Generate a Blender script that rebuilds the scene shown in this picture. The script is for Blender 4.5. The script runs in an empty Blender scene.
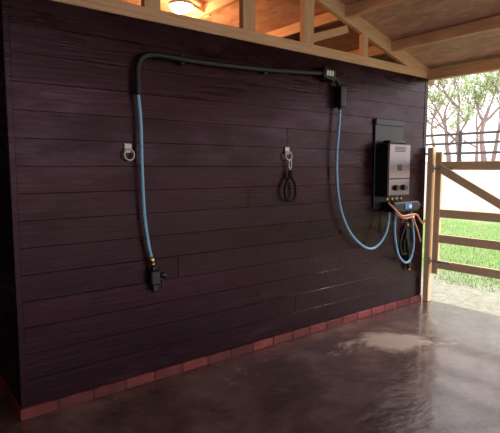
import bpy, bmesh, math, random
from mathutils import Vector, Matrix
random.seed(7)
S=bpy.context.scene
COL=S.collection
S.view_settings.view_transform='Standard'

# ---------------- materials ----------------
def mat(name,col=(.5,.5,.5),rough=.5,metal=0.0,emis=None,es=0,spec=None,coat=None):
    m=bpy.data.materials.new(name);m.use_nodes=True
    b=m.node_tree.nodes["Principled BSDF"]
    b.inputs["Base Color"].default_value=(*col,1)
    b.inputs["Roughness"].default_value=rough
    b.inputs["Metallic"].default_value=metal
    if spec is not None:b.inputs["Specular IOR Level"].default_value=spec
    if coat is not None:b.inputs["Coat Weight"].default_value=coat
    if emis:
        b.inputs["Emission Color"].default_value=(*emis,1);b.inputs["Emission Strength"].default_value=es
    return m
def nz(m,scale,vec=(1,1,1),detail=6,rough=.6,dist=0):
    N=m.node_tree.nodes;L=m.node_tree.links
    tc=N.new("ShaderNodeTexCoord");mp=N.new("ShaderNodeMapping");mp.inputs["Scale"].default_value=vec
    n=N.new("ShaderNodeTexNoise");n.inputs["Scale"].default_value=scale;n.inputs["Detail"].default_value=detail
    n.inputs["Roughness"].default_value=rough;n.inputs["Distortion"].default_value=dist
    L.new(tc.outputs["Object"],mp.inputs[0]);L.new(mp.outputs[0],n.inputs["Vector"])
    return n
def ramp(m,src,stops):
    N=m.node_tree.nodes;r=N.new("ShaderNodeValToRGB")
    while len(r.color_ramp.elements)<len(stops):r.color_ramp.elements.new(.5)
    for e,(p,c) in zip(r.color_ramp.elements,stops):
        e.position=p;e.color=(*c,1) if len(c)==3 else c
    m.node_tree.links.new(src,r.inputs[0]);return r
def bump(m,src,strength,dist=.01):
    N=m.node_tree.nodes;b=N.new("ShaderNodeBump");b.inputs["Strength"].default_value=strength;b.inputs["Distance"].default_value=dist
    m.node_tree.links.new(src,b.inputs["Height"]);m.node_tree.links.new(b.outputs[0],N["Principled BSDF"].inputs["Normal"])
def g(v):return (v,v,v)
def link(m,a,b):m.node_tree.links.new(a,m.node_tree.nodes["Principled BSDF"].inputs[b])
def mixc(m,fac,a,b,mode='MIX'):
    N=m.node_tree.nodes;x=N.new("ShaderNodeMix");x.data_type='RGBA';x.blend_type=mode
    L=m.node_tree.links
    if isinstance(fac,(int,float)):x.inputs[0].default_value=fac
    else:L.new(fac,x.inputs[0])
    for s,i in((a,6),(b,7)):
        if isinstance(s,tuple):x.inputs[i].default_value=(*s,1)
        else:L.new(s,x.inputs[i])
    return x.outputs[2]

def plank_mat(name,vec):
    m=mat(name,rough=.4,spec=.30)
    m.node_tree.nodes["Principled BSDF"].inputs["Specular Tint"].default_value=(1,.62,.78,1)
    n=nz(m,3,vec,7,.55,.4)
    r=ramp(m,n.outputs[0],[(.3,(.009,.0018,.0042)),(.55,(.017,.0034,.0072)),(.75,(.029,.0065,.0125))])
    at=m.node_tree.nodes.new("ShaderNodeAttribute");at.attribute_name="tone"
    c=mixc(m,1.0,r.outputs[0],at.outputs["Color"],'MULTIPLY')
    s=nz(m,1.3,(1,1,3.0),7,.75)
    sr=ramp(m,s.outputs[0],[(.56,g(0)),(.80,g(.42))])
    c2=mixc(m,sr.outputs[0],c,(.13,.06,.085))
    link(m,c2,"Base Color")
    r2=nz(m,1.6,(1,1,3),7,.7);rr=ramp(m,r2.outputs[0],[(.34,g(.12)),(.66,g(.48))]);link(m,rr.outputs[0],"Roughness")
    bump(m,n.outputs[0],.24,.007)
    return m
M_plank=plank_mat("dark_stained_planks",(.8,14,14))
M_plankY=plank_mat("dark_stained_planks_side",(14,.8,14))
def wood_mat(name,c1,c2,vec,rough=.65):
    m=mat(name,c1,rough);n=nz(m,4,vec,7,.6,.6)
    r=ramp(m,n.outputs[0],[(.3,c1),(.7,c2)]);link(m,r.outputs[0],"Base Color");bump(m,n.outputs[0],.2,.004);return m
WX=wood_mat("pine_x",(.56,.31,.18),(.74,.47,.30),(.8,12,12))
WY=wood_mat("pine_y",(.56,.31,.18),(.74,.47,.30),(12,.8,12))
WZ=wood_mat("pine_z",(.56,.31,.18),(.74,.47,.30),(12,12,.8))
GY=wood_mat("gate_y",(.90,.64,.40),(.97,.78,.55),(12,.8,12))
GZ=wood_mat("gate_z",(.90,.64,.40),(.97,.78,.55),(12,12,.8))
FD=wood_mat("fence_dark",(.03,.03,.035),(.07,.06,.06),(3,3,3))
# osb
M_osb=mat("roof_board",rough=.8)
v=M_osb.node_tree.nodes.new("ShaderNodeTexVoronoi");v.inputs["Scale"].default_value=22
tc=M_osb.node_tree.nodes.new("ShaderNodeTexCoord");mp=M_osb.node_tree.nodes.new("ShaderNodeMapping");mp.inputs["Scale"].default_value=(1,.4,1)
M_osb.node_tree.links.new(tc.outputs["Object"],mp.inputs[0]);M_osb.node_tree.links.new(mp.outputs[0],v.inputs["Vector"])
r=ramp(M_osb,v.outputs["Color"],[(.1,(.50,.27,.19)),(.9,(.68,.42,.31))]);link(M_osb,r.outputs[0],"Base Color")
# concrete
M_con=mat("wet_concrete",rough=.3,spec=.9,coat=.25)
M_con.node_tree.nodes["Principled BSDF"].inputs["Coat Roughness"].default_value=.08
n=nz(M_con,1.6,(1,1,1),9,.7,.3);r=ramp(M_con,n.outputs[0],[(.3,(.055,.030,.028)),(.5,(.115,.067,.061)),(.72,(.26,.170,.152))])
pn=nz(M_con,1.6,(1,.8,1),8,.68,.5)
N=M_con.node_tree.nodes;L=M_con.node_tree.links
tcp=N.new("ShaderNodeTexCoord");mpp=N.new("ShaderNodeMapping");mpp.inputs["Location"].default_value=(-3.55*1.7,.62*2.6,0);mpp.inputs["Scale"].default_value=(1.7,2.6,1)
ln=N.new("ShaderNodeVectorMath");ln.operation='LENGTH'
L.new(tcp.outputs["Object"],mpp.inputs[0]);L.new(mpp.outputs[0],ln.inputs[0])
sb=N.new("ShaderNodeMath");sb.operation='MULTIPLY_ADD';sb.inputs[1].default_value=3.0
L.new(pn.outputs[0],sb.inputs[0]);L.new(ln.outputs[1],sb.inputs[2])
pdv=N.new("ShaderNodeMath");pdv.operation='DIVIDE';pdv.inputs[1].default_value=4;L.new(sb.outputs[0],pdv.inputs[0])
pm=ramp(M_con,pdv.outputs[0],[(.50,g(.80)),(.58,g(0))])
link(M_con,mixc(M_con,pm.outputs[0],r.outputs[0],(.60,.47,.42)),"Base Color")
n2=nz(M_con,1.3,(1,1,1),8,.68,.7);r=ramp(M_con,n2.outputs[0],[(.42,g(.05)),(.54,g(.13)),(.68,g(.32))]);link(M_con,r.outputs[0],"Roughness")
n3=nz(M_con,6,(1,1.6,1),8,.60,.4);bump(M_con,n3.outputs[0],.55,.018)
M_brick=mat("red_brick",rough=.7);n=nz(M_brick,9,(1,1,1),6);r=ramp(M_brick,n.outputs[0],[(.3,(.12,.020,.024)),(.7,(.27,.055,.055))]);
at=M_brick.node_tree.nodes.new("ShaderNodeAttribute");at.attribute_name="tone"
link(M_brick,mixc(M_brick,1.0,r.outputs[0],at.outputs["Color"],'MULTIPLY'),"Base Color");bump(M_brick,n.outputs[0],.4,.005)
M_mortar=mat("mortar",(.12,.04,.045),.9)
M_black=mat("black_rubber",(.005,.004,.007),.5)
M_blackm=mat("black_plastic",(.008,.006,.011),.4)
M_blue=mat("blue_hose",(.22,.48,.78),.38)
M_steel=mat("stainless_steel",(.22,.19,.20),.26,1.0)
M_casing=mat("heater_casing",(.035,.028,.034),.3,.6)
M_zinc=mat("zinc_plate",(.62,.60,.58),.45,.3)
M_brass=mat("brass",(.75,.50,.18),.3,1.0)
M_orange=mat("orange_gas_hose",(.80,.34,.20),.5)
M_white=mat("white_label",(.8,.8,.8),.5)
M_bluelab=mat("blue_label",(.05,.22,.55),.4)
M_rope=mat("black_rope",(.006,.004,.008),.85)
M_bark=mat("bark",(.28,.21,.19),.9)
M_lamp=mat("lamp_glow",(1,.85,.6),.4,emis=(1,.80,.48),es=25)
M_leaf=mat("pale_leaves",(.32,.48,.17),.8)

# ---------------- mesh helpers ----------------
def newobj(name,bm,mats,parent=None,smooth=False):
    me=bpy.data.meshes.new(name);bm.to_mesh(me);bm.free()
    for m in (mats if isinstance(mats,(list,tuple)) else [mats]):me.materials.append(m)
    if smooth:
        for p in me.polygons:p.use_smooth=True
    o=bpy.data.objects.new(name,me);COL.objects.link(o)
    if parent:o.parent=parent
    return o
def empty(name):
    e=bpy.data.objects.new(name,None);COL.objects.link(e);return e
def addbox(bm,lo,hi,bev=0,mi=0,tone=None,mtx=None,seg=1):
    c=[(a+b)/2 for a,b in zip(lo,hi)];s=[b-a for a,b in zip(lo,hi)]
    t=bmesh.new()
    bmesh.ops.create_cube(t,size=1,matrix=Matrix.Diagonal((*s,1)))
    if bev:bmesh.ops.bevel(t,geom=t.edges[:],offset=bev,segments=seg,profile=.5,affect='EDGES')
    T=Matrix.Translation(c)
    if mtx is not None:T=T@mtx
    bmesh.ops.transform(t,matrix=T,verts=t.verts[:])
    if tone is not None:
        l=t.loops.layers.float_color.new("tone")
        for f in t.faces:
            for lp in f.loops:lp[l]=(tone,tone,tone,1)
    for f in t.faces:f.material_index=mi
    me=bpy.data.meshes.new("t");t.to_mesh(me);t.free();bm.from_mesh(me)
    bpy.data.meshes.remove(me)
def addbeam(bm,p,q,w,h,bev=.003,mi=0,up=(0,0,1)):
    p=Vector(p);q=Vector(q);d=q-p;L=d.length;x=d.normalized();u=Vector(up)
    y=u.cross(x).normalized();z=x.cross(y)
    t=bmesh.new();bmesh.ops.create_cube(t,size=1,matrix=Matrix.Diagonal((L,w,h,1)))
    if bev:bmesh.ops.bevel(t,geom=t.edges[:],offset=bev,segments=1,affect='EDGES')
    R=Matrix((x,y,z)).transposed().to_4x4();R.translation=(p+q)/2
    bmesh.ops.transform(t,matrix=R,verts=t.verts[:])
    for f in t.faces:f.material_index=mi
    me=bpy.data.meshes.new("t");t.to_mesh(me);t.free();bm.from_mesh(me);bpy.data.meshes.remove(me)
def addcyl(bm,p,q,r1,r2=None,mi=0,seg=20):
    if r2 is None:r2=r1
    p=Vector(p);q=Vector(q);d=q-p
    t=bmesh.new();bmesh.ops.create_cone(t,cap_ends=True,segments=seg,radius1=r1,radius2=r2,depth=d.length)
    R=d.to_track_quat('Z','Y').to_matrix().to_4x4();R.translation=(p+q)/2
    bmesh.ops.transform(t,matrix=R,verts=t.verts[:])
    for f in t.faces:f.material_index=mi;f.smooth=len(f.verts)==4
    me=bpy.data.meshes.new("t");t.to_mesh(me);t.free();bm.from_mesh(me);bpy.data.meshes.remove(me)
def catmull(P,n=10,closed=False):
    P=[Vector(p) for p in P];out=[]
    m=len(P)
    rng=range(m if closed else m-1)
    for i in rng:
        if closed:a,b,c,d=P[i-1],P[i],P[(i+1)%m],P[(i+2)%m]
        else:a,b,c,d=P[max(i-1,0)],P[i],P[i+1],P[min(i+2,m-1)]
        for k in range(n):
            t=k/n
            out.append(.5*((2*b)+(c-a)*t+(2*a-5*b+4*c-d)*t*t+(3*b-a-3*c+d)*t**3))
    if not closed:out.append(P[-1])
    return out
def addtube(bm,P,r,mi=0,seg=10,closed=False,n=10,smoothpath=True):
    pts=catmull(P,n,closed) if smoothpath else [Vector(p) for p in P]
    rings=[];N=len(pts);prev=None
    for i,c in enumerate(pts):
        if closed:t=(pts[(i+1)%N]-pts[i-1]).normalized()
        else:t=(pts[min(i+1,N-1)]-pts[max(i-1,0)]).normalized()
        if prev is None:
            u=t.orthogonal().normalized()
        else:
            u=(prev-t*prev.dot(t)).normalized()
        prev=u;w=t.cross(u)
        rings.append([bm.verts.new(c+(u*math.cos(2*math.pi*k/seg)+w*math.sin(2*math.pi*k/seg))*r) for k in range(seg)])
    rr=range(N if closed else N-1)
    for i in rr:
        A=rings[i];B=rings[(i+1)%N]
        for k in range(seg):
            f=bm.faces.new((A[k],A[(k+1)%seg],B[(k+1)%seg],B[k]));f.smooth=True;f.material_index=mi
    if not closed:
        for R_ in (rings[0][::-1],rings[-1]):
            f=bm.faces.new(R_);f.material_index=mi

# ---------------- wall dimensions ----------------
X0,X1=.635,4.85
ZT=2.475;ZB=.072
YB=3.6
bm=bmesh.new();nb=15;bh=(ZT-ZB)/nb
bm.loops.layers.float_color.new("tone")
for i in range(nb):
    z=ZB+i*bh
    joints=[X0]+([random.uniform(1.6,4.0)] if i%3==1 else [])+[X1]
    for j in range(len(joints)-1):
        R=Matrix.Rotation(math.radians(random.uniform(-.5,1.0)),4,'X')@Matrix.Rotation(math.radians(random.uniform(-.04,.04)),4,'Z')
        dy=random.uniform(0,.002)
        addbox(bm,(joints[j]+.001,.001+dy,z+.0004),(joints[j+1]-.001,.022+dy,z+bh-.0004),.0018,tone=random.uniform(.65,1.35),mtx=R)
addbox(bm,(X0+.03,.022,ZB+.001),(X1-.01,.10,ZT),0,tone=.6)
addbox(bm,(X1-.05,-.003,ZB+.001),(X1+.008,.10,ZT),.004,tone=.9)
addbox(bm,(X0-.008,-.003,ZB+.001),(X0+.030,.02,ZT),.004,tone=.75)
newobj("wall_back",bm,M_plank)
bm=bmesh.new();bm.loops.layers.float_color.new("tone")
for i in range(nb):
    z=ZB+i*bh
    R=Matrix.Rotation(math.radians(random.uniform(-.3,.3)),4,'Y')
    addbox(bm,(X0-.008,.023,z+.0004),(X0+.01,YB,z+bh-.0004),.0018,tone=random.uniform(.5,.9),mtx=R)
addbox(bm,(X0+.012,.03,ZB+.001),(X0+.09,YB,3.4),0,tone=.7)
newobj("wall_left",bm,M_plankY)
bm=bmesh.new();bm.loops.layers.float_color.new("tone")
addbox(bm,(-4.4,YB+.001,0),(X1+.01,YB+.1,3.8),0,tone=1.0)  # stretch left of the stable is added to keep sky light off wall_left
newobj("wall_rear_stable",bm,M_plank)
bm=bmesh.new();bm.loops.layers.float_color.new("tone")
addbox(bm,(X1-.09,.101,0),(X1-.01,YB,2.45),0,tone=1.0)
newobj("wall_right_stable",bm,M_plankY)
bm=bmesh.new();bm.loops.layers.float_color.new("tone")
for i in range(nb):
    addbox(bm,(-4.5,-6.4,i*.15),(-4.40,3.6,i*.15+.148),.004,tone=random.uniform(.7,1.2))
newobj("shade_wall_left",bm,M_plankY)  # unseen wall, added to cut sky light coming from the left
bm=bmesh.new();bm.loops.layers.float_color.new("tone")
for i in range(nb):
    addbox(bm,(-4.39,-6.5,i*.16),(.3,-6.42,i*.16+.158),.004,tone=random.uniform(.7,1.2))
newobj("shade_wall_front",bm,M_plank)  # unseen partial wall behind the camera, added to darken the bay
# plinth bricks
bm=bmesh.new();bm.loops.layers.float_color.new("tone")
PH=.070
addbox(bm,(X0-.010,-.012,0),(X1,0.1,PH-.006),0,mi=1,tone=1)
addbox(bm,(X0-.010,.1,0),(X0+.08,YB-.01,PH-.006),0,mi=1,tone=1)
x=X0-.018
while x<X1:
    x2=min(x+.215,X1)
    addbox(bm,(x+.002,-.018,.003),(x2-.002,.018,PH),.004,tone=random.uniform(.6,1.4));x+=.222
y=.03
while y<YB-.25:
    addbox(bm,(X0-.018,y,.003),(X0+.03,y+.215,PH),.004,tone=random.uniform(.75,1.3));y+=.222
newobj("brick_plinth",bm,[M_brick,M_mortar])

# ---------------- floor and grounds ----------------
bm=bmesh.new()
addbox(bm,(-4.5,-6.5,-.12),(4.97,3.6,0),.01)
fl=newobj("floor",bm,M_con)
M_gr=mat("paddock_ground",rough=.9)
N=M_gr.node_tree.nodes;L=M_gr.node_tree.links
geo=N.new("ShaderNodeNewGeometry");sx=N.new("ShaderNodeSeparateXYZ");L.new(geo.outputs["Position"],sx.inputs[0])
nn=nz(M_gr,1.3,(1,1,1),6,.6);ma=N.new("ShaderNodeMath");ma.operation='MULTIPLY_ADD';ma.inputs[1].default_value=2.4
L.new(nn.outputs[0],ma.inputs[0]);L.new(sx.outputs[0],ma.inputs[2])
dv=N.new("ShaderNodeMath");dv.operation='DIVIDE';dv.inputs[1].default_value=40;L.new(ma.outputs[0],dv.inputs[0])
gn=nz(M_gr,14,(1,1,1),8,.7)
gra=ramp(M_gr,gn.outputs[0],[(.3,(.12,.25,.07)),(.7,(.32,.46,.15))])
san=ramp(M_gr,gn.outputs[0],[(.3,(.50,.38,.35)),(.7,(.66,.52,.48))])
grv=ramp(M_gr,gn.outputs[0],[(.3,(.30,.31,.24)),(.7,(.58,.57,.48))])
m1=ramp(M_gr,dv.outputs[0],[(7.0/40,g(0)),(8.4/40,g(1))])
m2=ramp(M_gr,dv.outputs[0],[(14.4/40,g(0)),(16/40,g(1))])
c=mixc(M_gr,m1.outputs[0],grv.outputs[0],gra.outputs[0]);c=mixc(M_gr,m2.outputs[0],c,san.outputs[0]);link(M_gr,c,"Base Color")
bump(M_gr,gn.outputs[0],.8,.05)
def gz(x,y):
    t=max(0,min(1,(x-13)/7));return -.04+1.85*t*t*(3-2*t)
bm=bmesh.new();nx,ny=60,50;V=[]
for i in range(nx+1):
    row=[]
    xx=-20+ (i/nx)*90
    for j in range(ny+1):
        yy=-40+(j/ny)*110;row.append(bm.verts.new((xx,yy,gz(xx,yy)-(.12 if xx<4.9 else 0))))
    V.append(row)
for i in range(nx):
    for j in range(ny):
        f=bm.faces.new((V[i][j],V[i+1][j],V[i+1][j+1],V[i][j+1]));f.smooth=True
newobj("ground",bm,M_gr)
M_tuft=mat("grass_blades",(.28,.44,.13),.8)
bm=bmesh.new()
for k in range(12000):
    xx=random.uniform(6.0,13.5)
    yy=-3+xx*random.uniform(.3,.75)
    h=random.uniform(.03,.07);a=random.uniform(0,6.28);w=.006
    dx,dy=math.cos(a)*w,math.sin(a)*w;z0=gz(xx,yy)-.01
    l=(random.uniform(-.03,.03),random.uniform(-.03,.03))
    bm.faces.new([bm.verts.new(p) for p in ((xx-dx,yy-dy,z0),(xx+dx,yy+dy,z0),(xx+l[0],yy+l[1],z0+h))])
newobj("grass",bm,M_tuft)

# ---------------- roof ----------------
def zb(x):return 2.5+.282*(4.7-x)
XR=.5
def zroof(x):return zb(x) if x>=XR else zb(XR)-.282*(XR-x)
bm=bmesh.new()
def sheet(xa,xb):
    za,zb_=zroof(xa)+.13,zroof(xb)+.13
    vs=[]
    for (xx,zz) in ((xa,za),(xb,zb_)):
        for yy in (-6.5,3.75):
            for d in (0,.03):vs.append(bm.verts.new((xx,yy,zz+d)))
    a=vs
    for q in ((0,4,6,2),(1,3,7,5),(0,1,5,4),(2,6,7,3),(0,2,3,1),(4,5,7,6)):bm.faces.new([a[i] for i in q])
sheet(XR,5.15);sheet(-4.6,XR)
bmesh.ops.recalc_face_normals(bm,faces=bm.faces[:])
newobj("ceiling",bm,M_osb)
tr=empty("roof_truss")
bm=bmesh.new()
addbox(bm,(X0-.01,-.003,ZT+.001),(X1+.02,.09,ZT+.085),.003)
for yy in (.03,-2.7,-5.6):
    addbeam(bm,(XR,yy,zb(XR)+.065),(5.0,yy,zb(5.0)+.065),.05,.13)
    addbeam(bm,(XR,yy,zb(XR)+.065),(-4.3,yy,zroof(-4.3)+.065),.05,.13)
addbeam(bm,(2.05,1.30,zb(2.05)+.045),(2.85,1.30,zb(2.85)+.045),.10,.03)   # lamp batten
newobj("plate_and_rafters",bm,WX,tr)
bm=bmesh.new()
for xx,w in ((1.55,.12),(2.37,.12),(3.02,.12),(3.78,.07)):
    addbox(bm,(xx-w/2,.004,ZT+.074),(xx+w/2,.058,zb(xx)+.02),.003)
newobj("studs",bm,WZ,tr)
bm=bmesh.new()
for xx in (4.2,3.5,2.8,2.1,1.4,.7,-.1,-.9,-1.7,-2.5,-3.3,-4.1):
    addbeam(bm,(xx,-6.4,zroof(xx)+.075),(xx,3.58,zroof(xx)+.075),.05,.10)
newobj("purlins",bm,WY,tr)
bm=bmesh.new()
addbox(bm,(4.83,-6.4,2.455),(4.90,-.005,2.56),.004)
newobj("eaves_beam",bm,WY,tr)
bm=bmesh.new()
addbeam(bm,(1.0,.09,2.60),(2.3,.09,3.15),.04,.08)
addbeam(bm,(3.02,.09,2.60),(3.6,.09,2.80),.04,.07)
newobj("braces",bm,WX,tr)
bm=bmesh.new()
for xx,yy in ((4.93,-3.2),(4.93,-6.3)):
    addbox(bm,(xx-.05,yy-.05,0),(xx+.05,yy+.05,2.45),.004)
newobj("support_posts",bm,WZ,tr)

# lamp in the stable behind, screwed to a batten between purlins
lamp=empty("bulkhead_lamp")
LX,LY=2.53,1.30;LZ=zb(LX)-.030
bm=bmesh.new();addcyl(bm,(LX,LY,LZ+.050),(LX,LY,LZ+.02),.12,mi=0,seg=32);newobj("lamp_base",bm,M_white,lamp)
bm=bmesh.new();bmesh.ops.create_uvsphere(bm,u_segments=28,v_segments=14,radius=1,matrix=Matrix.Translation((LX,LY,LZ+.015))@Matrix.Diagonal((.110,.110,.065,1)))
newobj("lamp_glass",bm,M_lamp,lamp,True)
ld=bpy.data.lights.new("lamp_light",'POINT');ld.energy=48;ld.color=(1,.48,.20);ld.shadow_soft_size=.12
lo=bpy.data.objects.new("lamp_light",ld);COL.objects.link(lo);lo.location=(LX,LY+.15,LZ-.2);lo.parent=lamp

# ---------------- hose boom ----------------
bo=empty("wash_hose_boom")
bm=bmesh.new()
d=-.05
addtube(bm,[(1.405,d,1.98),(1.405,d,2.08),(1.408,d,2.16),(1.435,d,2.215),(1.50,d,2.245),(1.62,d,2.25),(1.9,d,2.25),(2.5,d,2.275),(3.05,d,2.315),(3.20,d,2.325),(3.29,d,2.30),(3.345,d,2.245),(3.365,d,2.17),(3.37,d,2.03)],.021,seg=14)
newobj("black_pipe",bm,M_black,bo)
bm=bmesh.new()
for xx,zz in ((1.75,2.25),(2.5,2.275)):
    addbox(bm,(xx-.02,-.045,zz-.035),(xx+.02,-.004,zz+.035),.006,mi=0)
addbox(bm,(3.12,-.085,2.27),(3.27,-.004,2.37),.012,mi=0,seg=2,mtx=Matrix.Rotation(math.radians(12),4,'Y'))
addbox(bm,(3.34,-.085,2.05),(3.41,-.004,2.24),.012,mi=0,seg=2)
for k in range(3):
    addbox(bm,(3.15+k*.032,-.089,2.30),(3.172+k*.032,-.0845,2.345),.001,mi=1,mtx=Matrix.Rotation(math.radians(12),4,'Y'))
newobj("pipe_brackets",bm,[M_blackm,M_white],bo)
def hose(name,P,r=.0125):
    e=empty(name);bm=bmesh.new();addtube(bm,P,r,seg=12);newobj("tube",bm,M_blue,e);return e
h1=hose("blue_water_hose",[(1.405,-.05,1.978),(1.418,-.05,1.8),(1.42,-.05,1.5),(1.432,-.045,1.2),(1.455,-.045,1.0),(1.478,-.045,.895)])
bm=bmesh.new();addcyl(bm,(1.476,-.045,.90),(1.485,-.045,.855),.018,mi=0);addcyl(bm,(1.485,-.045,.86),(1.489,-.045,.835),.014,mi=0);newobj("brass_coupling",bm,M_brass,h1)
bm=bmesh.new()
addcyl(bm,(1.488,-.045,.84),(1.492,-.045,.79),.017)
addbox(bm,(1.465,-.065,.70),(1.535,-.02,.80),.012,seg=2)
addcyl(bm,(1.53,-.045,.77),(1.58,-.045,.755),.014,.024)
addtube(bm,[(1.535,-.045,.74),(1.56,-.045,.72),(1.55,-.045,.67),(1.52,-.045,.65)],.007)
addbox(bm,(1.478,-.06,.65),(1.52,-.02,.72),.01,seg=2)
newobj("spray_gun",bm,M_blackm,h1)
h2=hose("blue_water_hose",[(3.37,-.05,2.028),(3.355,-.05,1.85),(3.335,-.05,1.6),(3.35,-.05,1.35),(3.40,-.055,1.12),(3.52,-.06,.91),(3.68,-.07,.77),(3.83,-.08,.715),(3.95,-.09,.76),(4.03,-.10,.86),(4.07,-.10,.98),(4.08,-.10,1.06)])

# ---------------- tie rings ----------------
def ring(x,z):
    e=empty("wall_tie_ring");bm=bmesh.new()
    addbox(bm,(x-.026,-.010,z-.018),(x+.026,-.004,z+.045),.003)
    addtube(bm,[(x-.014,-.010,z+.010),(x-.012,-.028,z+.004),(x+.012,-.028,z+.004),(x+.014,-.010,z+.010)],.004)
    for sx_ in(-.016,.016):addcyl(bm,(x+sx_,-.010,z+.034),(x+sx_,-.014,z+.034),.005)
    P=[(x+.034*math.sin(a),-.028-.003*math.cos(a),z-.032-.036*math.cos(a)+.002) for a in [2*math.pi*k/14 for k in range(14)]]
    addtube(bm,P,.0055,closed=True,n=3)
    newobj("plate_and_ring",bm,M_zinc,e);return e
ring(1.345,1.62)
ring(2.765,1.635)
ro=empty("lead_rope");bm=bmesh.new();x,z=2.775,1.575
addtube(bm,[(x,-.03,z),(x+.014,-.034,z-.02),(x+.012,-.034,z-.06),(x,-.034,z-.08),(x-.012,-.034,z-.06),(x-.014,-.034,z-.02)],.005,closed=True,n=4)
addcyl(bm,(x,-.034,z-.08),(x,-.034,z-.115),.011,.014)
newobj("snap_hook",bm,M_zinc,ro)
bm=bmesh.new();z=1.475
addtube(bm,[(x-.005,-.034,z),(x-.012,-.036,z-.05),(x-.055,-.036,z-.12),(x-.058,-.036,z-.19),(x-.02,-.036,z-.245),(x+.04,-.036,z-.24),(x+.062,-.036,z-.18),(x+.055,-.036,z-.11),(x+.018,-.036,z-.05),(x+.008,-.034,z)],.012)
addcyl(bm,(x,-.036,z-.045),(x,-.036,z+.01),.02,.016)
newobj("rope_loop",bm,M_rope,ro)

# ---------------- water heater ----------------
wh=empty("gas_water_heater")
bm=bmesh.new()
addbox(bm,(3.93,-.018,1.10),(4.40,-.004,1.99),.004)
addbox(bm,(3.93,-.030,1.93),(4.40,-.018,1.99),.003)
newobj("back_board",bm,M_blackm,wh)
bm=bmesh.new();hx0,hx1,hd=3.96,4.33,-.155
addbox(bm,(hx0,hd,1.22),(hx1,-.019,1.745),.012,mi=0,seg=2)
addbox(bm,(hx0+.05,hd+.02,1.745),(hx1-.05,-.04,1.775),.008,mi=0)
newobj("casing",bm,M_casing,wh)
bm=bmesh.new()
addbox(bm,(hx0+.012,hd-.008,1.40),(hx1-.012,hd+.002,1.735),.006,seg=2)
addbox(bm,(hx0+.012,hd-.008,1.235),(hx1-.012,hd+.002,1.392),.006,seg=2)
newobj("steel_front",bm,M_steel,wh)
bm=bmesh.new()
for k in range(4):addbox(bm,(hx0+.10,hd-.011,1.665+k*.014),(hx1-.10,hd-.005,1.672+k*.014),.001)
addbox(bm,(hx0+.15,hd-.012,1.48),(hx1-.15,hd-.006,1.54),.004)
for kx in (.12,.25):
    addcyl(bm,(hx0+kx,hd-.006,1.31),(hx0+kx,hd-.04,1.31),.030,.024,seg=24)
newobj("controls",bm,M_blackm,wh)
bm=bmesh.new()
for kx in (.07,.15,.22,.30):addcyl(bm,(hx0+kx,-.10,1.225),(hx0+kx,-.10,1.168),.012)
newobj("pipe_stubs",bm,M_brass,wh)
wp=empty("water_pump")
bm=bmesh.new()
addbox(bm,(4.06,-.17,1.06),(4.50,-.02,1.165),.02,mi=0,seg=3)
addbox(bm,(4.24,-.176,1.085),(4.36,-.168,1.145),.002,mi=1)
addbox(bm,(4.30,-.178,1.10),(4.35,-.1755,1.13),.001,mi=2)
addcyl(bm,(4.50,-.095,1.11),(4.56,-.095,1.11),.05,mi=0)
newobj("pump_body",bm,[M_blackm,M_bluelab,M_white],wp)
gp=empty("gas_hose");bm=bmesh.new()
addtube(bm,[(4.03,-.12,1.16),(4.04,-.19,1.10),(4.15,-.20,1.03),(4.3,-.19,1.03),(4.48,-.15,1.02),(4.62,-.10,.96),(4.75,-.06,.90),(4.83,-.04,.93)],.010)
addtube(bm,[(4.12,-.14,1.05),(4.2,-.19,1.0),(4.38,-.17,1.0),(4.5,-.12,.93),(4.62,-.08,.84),(4.72,-.06,.70)],.009)
newobj("hose_tubes",bm,M_orange,gp)
h3=hose("blue_water_hose",[(4.20,-.09,1.055),(4.19,-.09,.92),(4.21,-.09,.76),(4.28,-.085,.60),(4.40,-.08,.51),(4.50,-.075,.52),(4.56,-.07,.62),(4.57,-.07,.76),(4.54,-.07,.9),(4.5,-.07,1.055)])
h4=empty("pressure_gun_hose");bm=bmesh.new()
addtube(bm,[(4.42,-.08,1.055),(4.40,-.07,.9),(4.36,-.045,.72),(4.42,-.03,.60),(4.52,-.03,.58)],.012)
addcyl(bm,(4.50,-.03,.83),(4.54,-.03,.50),.018,.024)
addbox(bm,(4.46,-.052,.74),(4.58,-.008,.88),.015,seg=2)
addcyl(bm,(4.54,-.035,.50),(4.545,-.035,.42),.03,.022)
newobj("gun",bm,M_blackm,h4)
bm=bmesh.new();addcyl(bm,(4.50,-.03,.92),(4.51,-.03,.87),.018);addcyl(bm,(4.545,-.035,.42),(4.546,-.035,.40),.018);addcyl(bm,(4.62,-.025,1.0),(4.62,-.025,.72),.010)
newobj("brass_fittings",bm,M_brass,h4)

# ---------------- gate ----------------
ga=empty("wooden_field_gate")
bm=bmesh.new()
addbox(bm,(4.865,-.085,0),(4.935,-.015,1.73),.006)
addbox(bm,(4.865,-2.60,0),(4.965,-2.50,1.73),.006)
addbox(bm,(4.885,-.175,.33),(4.925,-.10,1.68),.005)
addbox(bm,(4.885,-2.48,.33),(4.925,-2.40,1.55),.005)
newobj("posts_and_stiles",bm,GZ,ga)
bm=bmesh.new()
for z in (1.53,1.01,.73,.44):
    addbox(bm,(4.89,-2.41,z-.045),(4.92,-.17,z+.045),.004)
addbeam(bm,(4.876,-.17,1.50),(4.876,-2.1,.46),.022,.085)
newobj("rails_and_brace",bm,GY,ga)
bm=bmesh.new()
for z in (1.5,.47):
    addbox(bm,(4.878,-.32,z-.015),(4.884,-.04,z+.015),.002);addcyl(bm,(4.872,-.09,z-.04),(4.872,-.09,z+.04),.010)
newobj("hinges",bm,M_zinc,ga)

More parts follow.
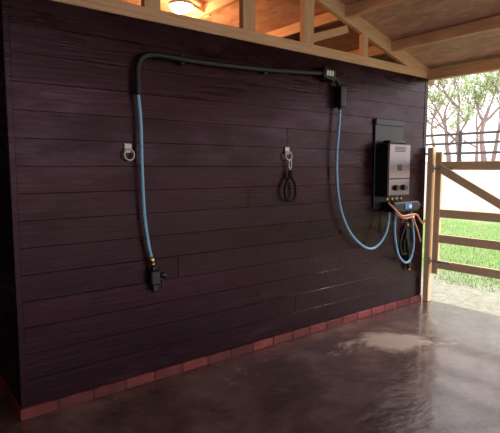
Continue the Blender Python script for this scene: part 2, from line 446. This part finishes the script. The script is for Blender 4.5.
# ---------------- outside ----------------
fe=empty("paddock_fence");bm=bmesh.new()
xf=20.3
for k in range(-3,14):
    y=k*1.9+.3;z=gz(xf,y);addbox(bm,(xf-.06,y-.06,z-.1),(xf+.06,y+.06,z+1.3),.01)
for z in (.35,.78,1.18):
    addbox(bm,(xf-.10,-6,gz(xf,0)+z-.05),(xf-.06,25,gz(xf,0)+z+.05),.005)
newobj("posts_and_rails",bm,FD,fe)
def tree(x,y,h,seed,r0=.16):
    e=empty("sparse_tree");lb=bmesh.new()
    rnd=random.Random(seed);cu=bpy.data.curves.new("branches",'CURVE');cu.dimensions='3D';cu.bevel_depth=1;cu.bevel_resolution=1
    def br(p,d,L,r,lev):
        pts=[p];n=5
        for k in range(n):
            d=(d+Vector((rnd.uniform(-.2,.2),rnd.uniform(-.2,.2),rnd.uniform(-.05,.16)))).normalized();pts.append(pts[-1]+d*L/n)
        sp=cu.splines.new('POLY');sp.points.add(n)
        for k,q in enumerate(pts):sp.points[k].co=(*q,1);sp.points[k].radius=r*(1-.6*k/n)
        if lev>=3:
            for k in range(8):
                c=pts[rnd.randint(1,n)]+Vector([rnd.uniform(-.15,.15) for _ in range(3)])
                s=rnd.uniform(.04,.09);a=Vector([rnd.uniform(-1,1) for _ in range(3)]).normalized()*s;b=a.orthogonal().normalized()*s*.7
                lb.faces.new([lb.verts.new(c+q) for q in (a,b,-a,-b)])
        if lev<4:
            for k in range(2 if lev<1 else 3):
                kk=rnd.randint(2,n);s=Vector((rnd.uniform(-1,1),rnd.uniform(-1,1),rnd.uniform(-.1,.6))).normalized()
                br(pts[kk],(d*.6+s).normalized(),L*rnd.uniform(.55,.8),r*.5,lev+1)
            br(pts[-1],d,L*.7,r*.42,lev+1)
    br(Vector((x,y,gz(x,y)-.1)),Vector((rnd.uniform(-.15,.15),rnd.uniform(-.15,.15),1)),h*.36,r0,0)
    cu.materials.append(M_bark);o=bpy.data.objects.new("branches",cu);COL.objects.link(o);o.parent=e
    newobj("leaves",lb,M_leaf,e)
for i,(x,y,h) in enumerate(((24,8.6,8),(27,11.5,9),(25,11.0,7),(30,11,9),(34,17,10),(28,7.0,8),(38,16,10))):tree(x,y,h,20+i)

# ---------------- light ----------------
w=bpy.data.worlds.new("overcast_sky");S.world=w;w.use_nodes=True
bg=w.node_tree.nodes["Background"];bg.inputs[0].default_value=(1,.95,.96,1);bg.inputs[1].default_value=2.2
sd=bpy.data.lights.new("hazy_sun",'SUN');sd.energy=3.2;sd.angle=.4;sd.color=(1,.95,.85)
so=bpy.data.objects.new("hazy_sun",sd);COL.objects.link(so);so.rotation_euler=(math.radians(20),math.radians(38),0)

# ---------------- camera ----------------
f=480;p=math.atan(48/f);th=math.atan(610*math.cos(p)/f);az=math.pi/2-th
c=bpy.data.cameras.new("camera");o=bpy.data.objects.new("camera",c);COL.objects.link(o);S.camera=o
c.sensor_width=36;c.lens=f/500*36;o.location=(0,-3,1.5)
o.rotation_euler=(math.pi/2-p,0,-az)
